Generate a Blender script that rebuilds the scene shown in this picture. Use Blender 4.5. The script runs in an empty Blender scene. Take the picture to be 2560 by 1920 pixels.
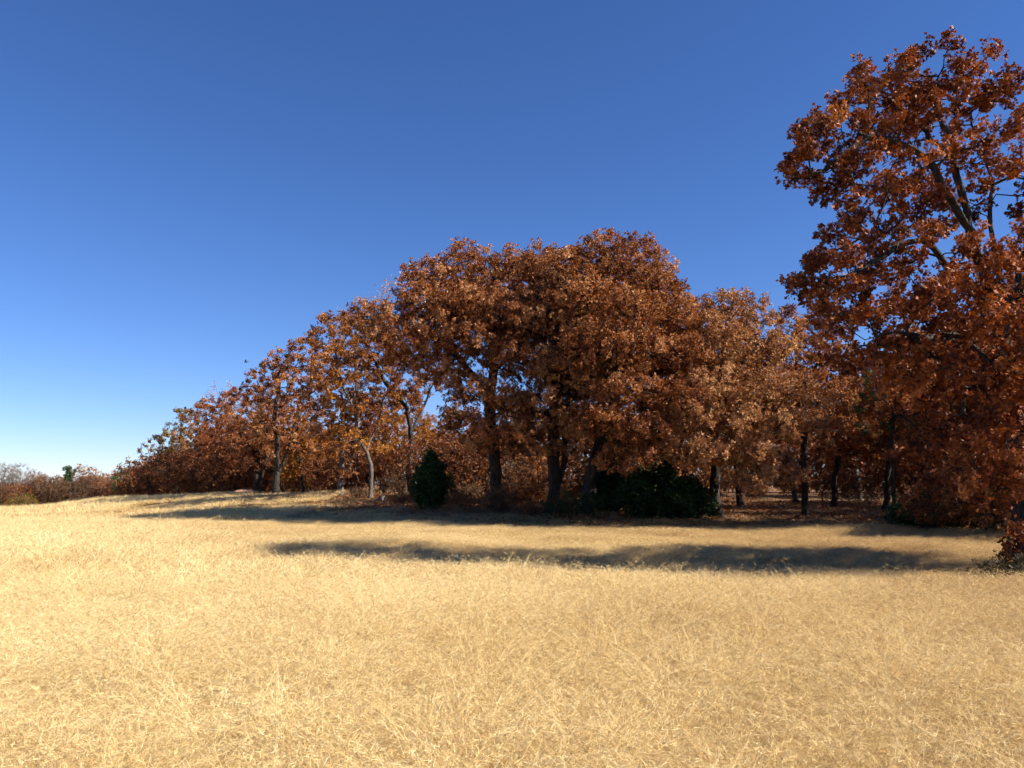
import bpy, math, random
import numpy as np
from mathutils import Vector
# ------------------------------------------------------------------ camera, sky, sun, exposure
scene = bpy.context.scene
PITCH = 6.64
FPX = 2062.0            # focal length in pixels of the 2560 px wide picture
cam_d = bpy.data.cameras.new('camera'); cam = bpy.data.objects.new('camera', cam_d)
scene.collection.objects.link(cam); scene.camera = cam
cam.location = (0, 0, 1.7); cam.rotation_euler = (math.radians(90 + PITCH), 0, 0)
cam_d.sensor_width = 36; cam_d.lens = 29; cam_d.clip_start = 0.05; cam_d.clip_end = 6000
SUN_EL, SUN_AZ = 37.0, 103.0        # azimuth clockwise from +Y (view direction)
w = bpy.data.worlds.new("World"); scene.world = w; w.use_nodes = True
nt = w.node_tree; bg = nt.nodes['Background']
sky = nt.nodes.new('ShaderNodeTexSky'); sky.sky_type = 'NISHITA'; sky.sun_disc = False
sky.sun_elevation = math.radians(SUN_EL); sky.sun_rotation = math.radians(SUN_AZ)
sky.altitude = 1700; sky.air_density = 1.0; sky.dust_density = 0.0; sky.ozone_density = 5.0
_hs = nt.nodes.new('ShaderNodeHueSaturation'); _hs.inputs['Saturation'].default_value = 1.1
_mx = nt.nodes.new('ShaderNodeMix'); _mx.data_type = 'RGBA'; _mx.blend_type = 'MULTIPLY'; _mx.inputs[0].default_value = 1; _mx.inputs[7].default_value = (.98, .97, 1.16, 1)
nt.links.new(sky.outputs[0], _mx.inputs[6]); nt.links.new(_mx.outputs[2], _hs.inputs['Color']); nt.links.new(_hs.outputs[0], bg.inputs[0]); bg.inputs[1].default_value = 0.062
sun_d = bpy.data.lights.new('sun', 'SUN'); sun = bpy.data.objects.new('sun', sun_d); scene.collection.objects.link(sun)
sun_d.energy = 5.0; sun_d.angle = math.radians(0.5); sun_d.color = (1.0, 0.93, 0.82)
_sv = Vector((math.sin(math.radians(SUN_AZ)) * math.cos(math.radians(SUN_EL)), math.cos(math.radians(SUN_AZ)) * math.cos(math.radians(SUN_EL)), math.sin(math.radians(SUN_EL))))
sun.rotation_euler = _sv.to_track_quat('Z', 'Y').to_euler()
scene.view_settings.view_transform = 'Standard'; scene.view_settings.look = 'None'
scene.view_settings.exposure = 1.1; scene.view_settings.gamma = 1.0
scene.cycles.max_bounces = 4; scene.cycles.diffuse_bounces = 3; scene.cycles.transmission_bounces = 2; scene.cycles.glossy_bounces = 1
scene.cycles.use_adaptive_sampling = True; scene.cycles.adaptive_threshold = 0.03; scene.cycles.adaptive_min_samples = 12
scene.cycles.use_light_tree = False; scene.cycles.caustics_reflective = False; scene.cycles.caustics_refractive = False
C = scene.collection
rng = np.random.default_rng(11)

# ------------------------------------------------------------------ helpers
def tag(o, label=None, cat=None, group=None, kind=None):
    if label: o['label'] = label
    if cat: o['category'] = cat
    if group: o['group'] = group
    if kind: o['kind'] = kind
    return o
def mesh(name, V, F, mats, tint=None, midx=None, smooth=False):
    """F: list of (n,k) index arrays; tint: one value per face."""
    me = bpy.data.meshes.new(name)
    V = np.asarray(V, np.float32).reshape(-1, 3)
    F = [np.asarray(f, np.int32) for f in F if len(f)]
    me.vertices.add(len(V)); me.vertices.foreach_set('co', V.ravel())
    nl = sum(f.size for f in F); npoly = sum(len(f) for f in F)
    me.loops.add(nl); me.loops.foreach_set('vertex_index', np.concatenate([f.ravel() for f in F]))
    me.polygons.add(npoly)
    tot = np.concatenate([np.full(len(f), f.shape[1], np.int32) for f in F])
    me.polygons.foreach_set('loop_start', np.concatenate([[0], np.cumsum(tot)[:-1]]).astype(np.int32))
    if smooth: me.polygons.foreach_set('use_smooth', np.ones(npoly, bool))
    for m in (mats if isinstance(mats, (list, tuple)) else [mats]): me.materials.append(m)
    if midx is not None: me.polygons.foreach_set('material_index', np.asarray(midx, np.int32))
    if tint is not None:
        a = me.attributes.new('tint', 'FLOAT', 'FACE'); a.data.foreach_set('value', np.asarray(tint, np.float32))
    me.update(calc_edges=True)
    return me
def obj(name, me, parent=None, loc=None):
    o = bpy.data.objects.new(name, me); C.objects.link(o)
    if parent is not None: o.parent = parent
    if loc is not None: o.location = loc
    return o
def empty(name, loc):
    o = bpy.data.objects.new(name, None); C.objects.link(o); o.location = loc; o.empty_display_size = 0.3
    return o
def norm(v): return v / np.maximum(np.linalg.norm(v, axis=-1, keepdims=True), 1e-9)
def rand_dirs(n, r):
    v = r.normal(size=(n, 3)); return norm(v)

# ------------------------------------------------------------------ terrain
_cp = np.array([(0,0,0),(-10,5,0),(10,5,0),(0,12,0),(9,11.5,-.05),(-12,15,0),(-25,25,-.25),(12,18,-.42),(7,17.5,-.38),(2,19,-.34),(5,23,-.4),(-5,22,-.22),(-10,30,-.35),(25,20,-.5),(-22,47,-.6),(0,36,-.5),(-10,38,-.5),(8,31,-.45),(-16,49,-.25),(-34,60,-.9),
 (-.9,46,.2),(4,44,.0),(16,45,-.1),(16,34,-.25),(30,45,0),(-13,60,.6),(-21,72,.4),(-37,100,-.6),(-72,160,-2.7),(-93,150,-3.8),(-70,132,-3.1),(-50,80,-1.7),(-100,135,-3.6),
 (-70,100,-2.4),(-40,55,-.75),(-10,90,.6),(10,80,.5),(40,80,.3),(-40,150,-1.),(-140,160,-3.4),(-120,220,-3.2),(-60,220,-3),(0,200,-1),(100,200,-1),
 (-60,40,-1.6),(-40,10,-.8),(-300,400,-5),(0,500,-5),(300,400,-5),(-300,0,-4),(300,0,-3),(0,-200,-2),(60,20,-.2),(-600,900,-6),(600,900,-6),(0,1500,-7),(-1500,1500,-8),(1500,1500,-8)], float)
def ground(x, y):
    x = np.asarray(x, float); y = np.asarray(y, float)
    sh = x.shape; P = np.stack([x.ravel(), y.ravel()], 1)
    out = np.empty(len(P))
    for i in range(0, len(P), 40000):
        q = P[i:i+40000]
        d2 = (q[:, None, 0] - _cp[None, :, 0])**2 + (q[:, None, 1] - _cp[None, :, 1])**2
        wt = 1.0 / (d2 + 12.0)**1.9
        out[i:i+40000] = (wt * _cp[None, :, 2]).sum(1) / wt.sum(1)
    out += 0.04*np.sin(P[:, 0]*.9 + 1.3*np.sin(P[:, 1]*.35)) * np.sin(P[:, 1]*.7 + 1.1*np.sin(P[:, 0]*.41))
    return out.reshape(sh)
def gz(x, y): return float(ground(np.array([x]), np.array([y]))[0])
def wx(u, Y): return Y * 0.993 * (u - 1280) / FPX             # ground X for picture column u at depth Y
def wz(row, Y): return 1.7 + Y * math.tan(math.radians(PITCH) + math.atan((960 - row) / FPX))
_wl = np.array([(-1000,260),(-110,190),(-74,162),(-37,99),(-21,69),(-13,57),(-6,44),(0,40),(6,38.5),(12,38.5),(20,31),(35,27),(60,20),(300,10)], float)
def woodline(x): return np.interp(x, _wl[:, 0], _wl[:, 1])
_fl = np.array([(-1000,-1),(-30,44),(-20,40),(-12,30),(-7,21),(-3.5,15),(0,13.6),(6,13.2),(10,13),(20,12.5),(40,12)], float)
def fieldline(x): return np.interp(x, _fl[:, 0], _fl[:, 1])

# ------------------------------------------------------------------ materials
def newmat(name):
    m = bpy.data.materials.new(name); m.use_nodes = True
    n = m.node_tree.nodes; l = m.node_tree.links
    return m, n, l, n['Principled BSDF']
def ramp(n, stops):
    r = n.new('ShaderNodeValToRGB')
    e = r.color_ramp.elements
    while len(e) < len(stops): e.new(0.5)
    for el, (p, c) in zip(e, stops): el.position = p; el.color = (*c, 1)
    return r
def leaf_mat(name, stops, rough=0.55, trans=0.27, spec=0.18):
    m, n, l, p = newmat(name)
    a = n.new('ShaderNodeAttribute'); a.attribute_name = 'tint'
    r = ramp(n, stops); l.new(a.outputs['Fac'], r.inputs[0])
    l.new(r.outputs[0], p.inputs['Base Color']); p.inputs['Roughness'].default_value = rough
    p.inputs['Specular IOR Level'].default_value = spec
    t = n.new('ShaderNodeBsdfTranslucent')
    hs = n.new('ShaderNodeHueSaturation'); hs.inputs['Saturation'].default_value = 1.15; hs.inputs['Value'].default_value = 1.1
    l.new(r.outputs[0], hs.inputs['Color']); l.new(hs.outputs[0], t.inputs[0])
    mx = n.new('ShaderNodeMixShader'); mx.inputs[0].default_value = trans
    l.new(p.outputs[0], mx.inputs[1]); l.new(t.outputs[0], mx.inputs[2])
    l.new(mx.outputs[0], n['Material Output'].inputs[0])
    return m
M = {}
M['rust'] = leaf_mat('rust_leaves', [(0,(0.091,0.034,0.016)),(.35,(0.221,0.079,0.031)),(.65,(0.343,0.130,0.047)),(.88,(0.465,0.210,0.083)),(1,(0.613,0.337,0.156))])
M['red'] = leaf_mat('red_leaves', [(0,(0.104,0.032,0.015)),(.4,(0.245,0.072,0.027)),(.75,(0.380,0.126,0.043)),(1,(0.539,0.241,0.100))])
M['tan'] = leaf_mat('tan_leaves', [(0,(0.110,0.046,0.022)),(.35,(0.270,0.114,0.049)),(.7,(0.416,0.199,0.086)),(1,(0.613,0.361,0.167))])
M['orange'] = leaf_mat('orange_leaves', [(0,(0.148,0.051,0.013)),(.4,(0.319,0.120,0.027)),(.8,(0.490,0.205,0.043)),(1,(0.613,0.337,0.088))])
M['brown'] = leaf_mat('brown_leaves', [(0,(0.055,0.030,0.017)),(.4,(0.122,0.062,0.030)),(.8,(0.196,0.102,0.047)),(1,(0.319,0.193,0.094))])
M['olive'] = leaf_mat('yellow_green_leaves', [(0,(0.083,0.061,0.015)),(.4,(0.187,0.122,0.020)),(.8,(0.343,0.214,0.032)),(1,(0.436,0.306,0.056))])
M['briar'] = leaf_mat('briar_leaves', [(0,(.03,.022,.012)),(.5,(.075,.058,.026)),(1,(.14,.11,.05))])
M['green'] = leaf_mat('green_leaves', [(0,(.025,.05,.016)),(.5,(.055,.11,.032)),(1,(.11,.20,.06))])
M['cedar'] = leaf_mat('cedar_sprays', [(0,(.010,.024,.008)),(.5,(.028,.060,.016)),(1,(.07,.12,.032))], trans=0.12, rough=.6, spec=.25)
def bark_mat(name, c0, c1):
    m, n, l, p = newmat(name)
    tc = n.new('ShaderNodeTexCoord'); mp = n.new('ShaderNodeMapping'); mp.inputs['Scale'].default_value = (7, 7, 1.6)
    no = n.new('ShaderNodeTexNoise'); no.inputs['Scale'].default_value = 2.2; no.inputs['Detail'].default_value = 5
    l.new(tc.outputs['Object'], mp.inputs[0]); l.new(mp.outputs[0], no.inputs['Vector'])
    r = ramp(n, [(.32, c0), (.7, c1)]); l.new(no.outputs[0], r.inputs[0]); l.new(r.outputs[0], p.inputs['Base Color'])
    b = n.new('ShaderNodeBump'); b.inputs['Strength'].default_value = .9; b.inputs['Distance'].default_value = .05
    l.new(no.outputs[0], b.inputs['Height']); l.new(b.outputs[0], p.inputs['Normal']); p.inputs['Roughness'].default_value = .9
    p.inputs['Specular IOR Level'].default_value = .2
    return m
M['bark'] = bark_mat('oak_bark', (.016,.013,.011), (.068,.054,.044))
M['palebark'] = bark_mat('pale_bark', (.06,.05,.04), (.19,.16,.13))
M['greybark'] = bark_mat('grey_twig_bark', (.14,.11,.09), (.27,.22,.19))

def straw_mat(name, stops, trans):
    m, n, l, p = newmat(name)
    a = n.new('ShaderNodeAttribute'); a.attribute_name = 'tint'
    b = n.new('ShaderNodeAttribute'); b.attribute_name = 'patch'; b.attribute_type = 'INSTANCER'
    ad = n.new('ShaderNodeMath'); ad.operation = 'ADD'; l.new(a.outputs['Fac'], ad.inputs[0]); l.new(b.outputs['Fac'], ad.inputs[1])
    r = ramp(n, stops); l.new(ad.outputs[0], r.inputs[0]); l.new(r.outputs[0], p.inputs['Base Color'])
    p.inputs['Roughness'].default_value = .55; p.inputs['Specular IOR Level'].default_value = .3
    t = n.new('ShaderNodeBsdfTranslucent'); l.new(r.outputs[0], t.inputs[0])
    mx = n.new('ShaderNodeMixShader'); mx.inputs[0].default_value = trans
    l.new(p.outputs[0], mx.inputs[1]); l.new(t.outputs[0], mx.inputs[2]); l.new(mx.outputs[0], n['Material Output'].inputs[0])
    return m
M['straw'] = straw_mat('dry_straw', [(0,(.36,.21,.09)),(.3,(.58,.39,.165)),(.65,(.81,.615,.285)),(1,(.90,.76,.44))], .28)
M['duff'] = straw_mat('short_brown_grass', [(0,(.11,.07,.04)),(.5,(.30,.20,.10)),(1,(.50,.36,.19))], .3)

# ground sheet
def ground_mat():
    m, n, l, p = newmat('soil_and_thatch')
    tc = n.new('ShaderNodeTexCoord')
    at = n.new('ShaderNodeAttribute'); at.attribute_name = 'wood'
    n1 = n.new('ShaderNodeTexNoise'); n1.inputs['Scale'].default_value = 1.1; n1.inputs['Detail'].default_value = 8; l.new(tc.outputs['Object'], n1.inputs['Vector'])
    n2 = n.new('ShaderNodeTexNoise'); n2.inputs['Scale'].default_value = 9; n2.inputs['Detail'].default_value = 6; l.new(tc.outputs['Object'], n2.inputs['Vector'])
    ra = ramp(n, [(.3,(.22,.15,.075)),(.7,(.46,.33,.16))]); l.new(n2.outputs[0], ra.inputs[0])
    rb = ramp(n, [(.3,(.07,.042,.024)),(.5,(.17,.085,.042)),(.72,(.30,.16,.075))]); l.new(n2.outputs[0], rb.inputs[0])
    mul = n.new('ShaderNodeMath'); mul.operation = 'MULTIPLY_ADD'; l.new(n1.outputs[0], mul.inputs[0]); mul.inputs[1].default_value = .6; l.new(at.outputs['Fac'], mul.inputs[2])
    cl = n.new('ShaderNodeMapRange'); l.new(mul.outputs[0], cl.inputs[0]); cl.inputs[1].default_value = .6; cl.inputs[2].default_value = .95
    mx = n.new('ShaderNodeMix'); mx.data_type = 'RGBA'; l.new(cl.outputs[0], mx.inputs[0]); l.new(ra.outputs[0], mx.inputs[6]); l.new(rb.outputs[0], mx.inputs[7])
    l.new(mx.outputs[2], p.inputs['Base Color']); p.inputs['Roughness'].default_value = 1; p.inputs['Specular IOR Level'].default_value = .05
    b = n.new('ShaderNodeBump'); b.inputs['Strength'].default_value = .7; b.inputs['Distance'].default_value = .08; l.new(n2.outputs[0], b.inputs['Height']); l.new(b.outputs[0], p.inputs['Normal'])
    return m
def build_ground():
    t = np.linspace(-1, 1, 361); xs = 45*np.sinh(t*4.2)*1.05 - 5
    s = np.linspace(-.55, 1, 361); ys = 45*np.sinh(s*4.2)*1.1 + 25
    X, Y = np.meshgrid(xs, ys); Z = ground(X, Y)
    V = np.stack([X, Y, Z], -1).reshape(-1, 3); n = len(xs); k = len(ys)
    i = (np.arange(k-1)[:, None]*n + np.arange(n-1)[None]).ravel()
    F = np.stack([i, i+1, i+1+n, i+n], 1)
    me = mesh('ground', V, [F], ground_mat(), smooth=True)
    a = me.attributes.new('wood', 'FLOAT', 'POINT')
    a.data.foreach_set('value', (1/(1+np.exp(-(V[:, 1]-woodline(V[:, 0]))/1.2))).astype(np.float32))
    o = obj('ground', me); tag(o, 'rolling ground under the dry grass and the oaks', 'ground', kind='structure')
build_ground()

# ------------------------------------------------------------------ tree generator
def tubes(chains, radii, sides, base_noise=0.0, r=None):
    """sweep rings along polylines. returns V, F(quads)"""
    V = []; F = []; off = 0
    for P, R, k in zip(chains, radii, sides):
        n = len(P)
        T = np.empty_like(P); T[1:-1] = P[2:]-P[:-2]; T[0] = P[1]-P[0]; T[-1] = P[-1]-P[-2]; T = norm(T)
        up = np.array([0, 0, 1.]) if abs(T[0, 2]) < .9 else np.array([1., 0, 0])
        A = np.empty_like(P); a = norm(np.cross(T[0], up))
        for i in range(n):
            a = a - T[i]*np.dot(a, T[i]); a = a/ max(np.linalg.norm(a), 1e-6); A[i] = a
        B = np.cross(T, A)
        ang = np.arange(k)*2*math.pi/k
        RR = R[:, None]*np.ones(k)[None]
        if base_noise and k > 6 and r is not None: RR = RR*(1+base_noise*r.normal(size=(n, k)).cumsum(0)[:, :]*0.25/np.sqrt(np.arange(1, n+1))[:, None])
        ring = P[:, None] + RR[..., None]*(np.cos(ang)[None, :, None]*A[:, None] + np.sin(ang)[None, :, None]*B[:, None])
        V.append(ring.reshape(-1, 3))
        i = np.arange(n-1)[:, None]*k; j = np.arange(k)[None]; jn = (j+1) % k
        F.append(np.stack([i+j, i+jn, i+k+jn, i+k+j], -1).reshape(-1, 4)+off); off += n*k
    return (np.concatenate(V), np.concatenate(F)) if V else (np.zeros((0, 3)), np.zeros((0, 4), int))

def sample_targets(lobes, spacing, r, shell=0.45, zmin=1.0, zs=0.7):
    pts = []
    for L in lobes:
        c, rad = np.array(L[:3]), np.array(L[3:6]); dens = L[6] if len(L) > 6 else 1.0
        vol = 4/3*math.pi*rad.prod(); n = int(vol/(spacing**3)*5*dens)+8
        d = rand_dirs(n, r); q = (shell**3 + (1-shell**3)*r.random(n))**(1/3)
        p = c + d*q[:, None]*rad
        pts.append(np.concatenate([p, np.full((n, 1), spacing/dens**.33)], 1))
    P = np.concatenate(pts); P = P[P[:, 2] > zmin]; P = P[r.permutation(len(P))]
    keep = []; cell = {}
    for p in P:                                              # Poisson thinning on a hash grid
        s = p[3]; k = (int(p[0]//spacing), int(p[1]//spacing), int(p[2]//(spacing*zs)))
        ok = True
        for dx in (-1, 0, 1):
            for dy in (-1, 0, 1):
                for dz in (-1, 0, 1):
                    for q in cell.get((k[0]+dx, k[1]+dy, k[2]+dz), ()):
                        if (p[0]-q[0])**2+(p[1]-q[1])**2+((p[2]-q[2])/zs)**2 < s*s: ok = False; break
                    if not ok: break
                if not ok: break
            if not ok: break
        if ok: cell.setdefault(k, []).append(p); keep.append(p[:3])
    return np.array(keep)

def grow(stems, targets, r, seg=0.5, tip=0.012, expo=2.0, wob=0.12):
    """stems: list of polylines (first starts at the ground; the others start on it); greedy branching towards the targets"""
    pos = []; par = []; main = []
    for st in stems:
        st = np.array(st, float)
        if pos: last = int(np.argmin(((np.array(pos)-st[0])**2).sum(1))); st = st[1:]; prev = np.array(pos[last])
        else: pos.append(st[0]); par.append(-1); main.append(True); last = 0; prev = st[0]; st = st[1:]
        for q in st:
            n = max(1, int(round(np.linalg.norm(q-prev)/seg)))
            for i in range(1, n+1):
                p = prev+(q-prev)*i/n
                if i < n: p = p + r.normal(size=3)*wob*0.35*np.array([1, 1, .3])
                pos.append(p); par.append(last); main.append(True); last = len(pos)-1
            prev = q
    nmain = len(pos)
    NP = np.empty((len(pos)+len(targets)*60, 3)); NP[:nmain] = pos; N = nmain
    zmin_attach = stems[0][-1][2]*0.55
    depth = np.zeros(len(NP)); ok = np.zeros(len(NP), bool); ok[:N] = NP[:N, 2] > zmin_attach
    if not ok[:N].any(): ok[:N] = True
    for i in range(N): depth[i] = 0 if par[i] < 0 else depth[par[i]] + 0.0
    ctr = NP[:N][ok[:N]]
    dd = np.array([((ctr-t)**2).sum(1).min() for t in targets])
    order = np.argsort(dd); tips = []
    for ti in order:
        t = targets[ti]
        d = np.linalg.norm(NP[:N]-t, axis=1); cost = d + 0.28*depth[:N]
        cost = np.where(ok[:N], cost, 1e9)
        cost += np.maximum(0, (NP[:N, 2]-t[2]))*0.35              # prefer to rise outwards
        b = int(np.argmin(cost)); p0 = NP[b].copy(); L = d[b]
        pd = norm(p0-NP[par[b]]) if par[b] >= 0 else np.array([0, 0, 1.])
        n = max(1, min(50, int(round(L/seg))))
        ctrl = p0 + pd*L*0.28 + (t-p0)*0.25 + r.normal(size=3)*L*0.10 + np.array([0, 0, L*0.10])
        last = b
        for i in range(1, n+1):
            s = i/n; p = (1-s)**2*p0 + 2*s*(1-s)*ctrl + s*s*t
            if i < n: p = p + r.normal(size=3)*wob*min(1, L*.6)
            NP[N] = p; par.append(last); main.append(False); depth[N] = depth[last]+np.linalg.norm(p-NP[last]); ok[N] = True
            last = N; N += 1
        tips.append(last)
    par = np.array(par[:N]); P = NP[:N]
    area = np.zeros(N); kids = [[] for _ in range(N)]
    istip = np.zeros(N, bool); istip[tips] = True
    for i in range(N-1, 0, -1):
        if istip[i] or area[i] == 0: area[i] += tip**expo
        area[par[i]] += area[i]; kids[par[i]].append(i)
    rad = area**(1/expo)
    return P, par, rad, kids, np.array(tips), nmain

def chains_of(P, rad, kids, nmain, base_r, flare=1.5):
    sc = base_r/max(rad[0], 1e-6)
    R = rad*1.0
    m = np.linspace(0, 1, 1)
    # scale large radii to reach base_r while keeping the twigs
    R = np.where(R > .012, .012+(base_r-.012)*(np.maximum(R-.012, 0)/max(rad[0]-.012, 1e-6))**1.1, R)
    out = []; stack = [(0, None)]
    while stack:
        i, pre = stack.pop()
        ch = [] if pre is None else [pre]; ch.append(i)
        cur = i
        while kids[cur]:
            ks = sorted(kids[cur], key=lambda k: -rad[k]); nxt = ks[0]
            for k in ks[1:]: stack.append((k, cur))
            ch.append(nxt); cur = nxt
        if len(ch) > 1:
            pts = P[ch]; rr = R[ch].copy()
            if pre is not None: rr[0] = min(rr[0], rr[1]*1.25)
            rr[-1] *= .7
            if pre is None:
                hgt = pts[:, 2]-pts[0, 2]; rr = rr*(1+flare*.5*np.exp(-hgt/.35))
            out.append((pts, rr, ch))
    return out

def leaves_at(cent, axis, nl, size, r, cross, spread=(35, 95), clump_tint=None, var=.17):
    """rosettes of nl leaves at every centre; returns V, F, tint"""
    n = len(cent); c = np.repeat(cent, nl, 0); ax = np.repeat(norm(axis), nl, 0); N = n*nl
    rd = rand_dirs(N, r); side = norm(np.cross(ax, rd))
    th = np.radians(r.uniform(spread[0], spread[1], N))[:, None]
    d = norm(ax*np.cos(th) + side*np.sin(th) + np.array([0, 0, -.12]))
    nr = norm(np.cross(d, rand_dirs(N, r))*.7 + ax*.6); wv = norm(np.cross(d, nr)); nr = np.cross(wv, d)
    L = (size*r.uniform(.65, 1.3, N))[:, None]; W = L*r.uniform(.22, .36, N)[:, None]
    c = c + d*L*r.uniform(-.15, .5, N)[:, None] + r.normal(size=(N, 3))*size*.25
    curl = L*r.uniform(-.25, .35, N)[:, None]
    b = c; l = c+d*L*.55+wv*W+nr*curl*.5; t = c+d*L+nr*curl*-.3; q = c+d*L*.55-wv*W+nr*curl*.5
    V = [b, l, t, q]
    ct = np.repeat(clump_tint if clump_tint is not None else np.full(n, .5), nl)
    tint = np.clip(ct + r.normal(size=N)*var, 0, 1)
    if cross:
        e = d*L; b2 = c+e*.55-wv*W*1.9; t2 = c+e*.60+wv*W*1.9
        l2 = c+e*.80+nr*curl*.4; q2 = c+e*.36+nr*curl*.4
        V += [b2, q2, t2, l2]
    K = len(V); VV = np.stack(V, 1).reshape(-1, 3)
    base = np.arange(N)[:, None]*K
    if cross:
        F = np.concatenate([base+np.arange(4), base+4+np.arange(4)], 1).reshape(-1, 4); tint = np.repeat(tint, 2)
    else: F = base+np.arange(4)
    return VV, F, tint

def twigs_and_leaves(P, par, tips, r, size, ntw=6, tlen=.55, nl=6, cross=False, leafy=1.0, zsq=.75, tmean=.5, tvar=.16, leaf_prob=None):
    base = P[tips]; dirp = norm(P[tips]-P[par[tips]]); n = len(tips)
    b = np.repeat(base, ntw, 0); ax = np.repeat(dirp, ntw, 0)
    d = norm(rand_dirs(n*ntw, r)*np.array([1, 1, zsq]) + ax*.55 + np.array([0, 0, .12]))
    L = tlen*r.uniform(.45, 1.25, n*ntw)[:, None]
    mid = b + d*L*.5 + r.normal(size=b.shape)*tlen*.08; end = b + norm(d+np.array([0, 0, .15]))*L + r.normal(size=b.shape)*tlen*.08
    # thin 3-sided twigs
    R0 = max(.006, size*.045); s1 = norm(np.cross(d, rand_dirs(len(d), r))); s2 = np.cross(d, s1)
    ring = lambda c, q: np.stack([c+s1*q, c-s1*q*.5+s2*q*.87, c-s1*q*.5-s2*q*.87], 1)
    TV = np.concatenate([ring(b, R0), ring(mid, R0*.75), ring(end, R0*.4)], 1).reshape(-1, 3)
    bb = np.arange(len(b))[:, None, None]*9; i = np.array([0, 3])[None, :, None]; j = np.arange(3)[None, None]
    jn = (j+1) % 3
    TF = np.stack([bb+i+j, bb+i+jn, bb+i+3+jn, bb+i+3+j], -1).reshape(-1, 4)
    ct_tip = np.clip(tmean+r.normal(size=n)*tvar, 0, 1); ct = np.repeat(ct_tip, ntw)
    keep = r.random(len(end)) < leafy
    cen = np.concatenate([end[keep], mid[keep]]); axx = np.concatenate([d[keep], d[keep]]); ctt = np.concatenate([ct[keep], ct[keep]])
    if nl > 0 and len(cen):
        h = keep.sum()
        V1, F1, t1 = leaves_at(cen[:h], axx[:h], nl, size, r, cross, clump_tint=ctt[:h])
        V2, F2, t2 = leaves_at(cen[h:], axx[h:], max(2, nl//2), size, r, cross, spread=(40, 110), clump_tint=ctt[h:])
        LV = np.concatenate([V1, V2]); LF = np.concatenate([F1, F2+len(V1)]); LT = np.concatenate([t1, t2])
    else: LV, LF, LT = np.zeros((0, 3)), np.zeros((0, 4), int), np.zeros(0)
    return TV, TF, LV, LF, LT

NLEAF = 0
LEAFMUL = 2.9
def make_tree(name, label, cat, base, stems, lobes, seed, spacing=.9, size=.14, ntw=6, tlen=.55, nl=6, cross=False, leafmat='rust',
              barkmat='bark', base_r=.3, leafy=1.0, group=None, tmean=.5, tvar=.20, shell=.45, seg=.5, z0=None, zmin=1.0, crown_name='crown'):
    """stems and lobes are local to the base"""
    global NLEAF
    r = np.random.default_rng(seed); base_r *= .8
    if nl > 3: nl = int(round(nl*LEAFMUL)); ntw = int(round(ntw*1.6)); size *= .74 if spacing > .7 else .86; spacing *= .90; tlen *= .76
    bx, by = base; bz = gz(bx, by) if z0 is None else z0
    root = empty(name, (bx, by, bz)); tag(root, label, cat, group)
    T = sample_targets(lobes, spacing, r, shell=shell, zmin=zmin)
    st = [[(s[0], s[1], s[2]) for s in q] for q in stems]; st[0][0] = (st[0][0][0], st[0][0][1], -.15)
    P, par, rad, kids, tips, nmain = grow(st, T, r, seg=seg)
    ch = chains_of(P, rad, kids, nmain, base_r)
    def side(rr): m = rr.max(); return 12 if m > .15 else 7 if m > .05 else 4 if m > .025 else 3
    big = [c for i, c in enumerate(ch) if i == 0]; rest = ch[1:]
    # the trunk ends where it thins to a third: beyond that it is branches
    pts, rr, ids = big[0]
    V, F = tubes([pts], [rr], [14], .25, r)
    obj('trunk', mesh('trunk', V, [F], M[barkmat], smooth=True), root)
    V, F = tubes([c[0] for c in rest], [c[1] for c in rest], [side(c[1]) for c in rest])
    TV, TF, LV, LF, LT = twigs_and_leaves(P, par, tips, r, size, ntw, tlen, nl, cross, leafy, tmean=tmean, tvar=tvar)
    obj('branches', mesh('branches', np.concatenate([V, TV]), [np.concatenate([F, TF+len(V)])], M[barkmat], smooth=True), root)
    if len(LF):
        obj(crown_name, mesh('crown', LV, [LF], M[leafmat], tint=LT), root); NLEAF += len(LF)
    return root

def E(lst, base, Y, ry=None, trim=.45):
    """crown lobes read off the photograph (column, row, half width, half height [, depth offset, density]) as real ellipsoids around a trunk"""
    bz = gz(*base); out = []
    for e in lst:
        u, row, ru, rr = e[:4]; dy = e[4] if len(e) > 4 else 0; den = e[5] if len(e) > 5 else 1
        y = Y+dy; x = wx(u, y); rx = max(ru/FPX*y-trim*.8, .35); rz = max(rr/FPX*y-trim, .3)
        out.append((x-base[0], y-base[1], wz(row, y)-bz, rx, ry or max(rx*.9, 1.2), rz, den))
    return out
def S(pts, base, Y):
    """a stem read off the photograph as (column, row [, depth offset])"""
    bz = gz(*base); out = []
    for p in pts:
        dy = p[2] if len(p) > 2 else 0; y = Y+dy
        out.append((wx(p[0], y)-base[0], y-base[1], wz(p[1], y)-bz))
    return out
def hero(label, u, Y, stems, lobes, seed, name='oak_tree', cat='tree', ry=None, **kw):
    base = (wx(u, Y), Y)
    st = [S(s, base, Y) for s in stems]; st[0][0] = (0, 0, 0)
    return make_tree(name, label, cat, base, st, E(lobes, base, Y, ry, .16 if Y < 25 else .3 if Y < 50 else .28), seed, **kw)

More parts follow.
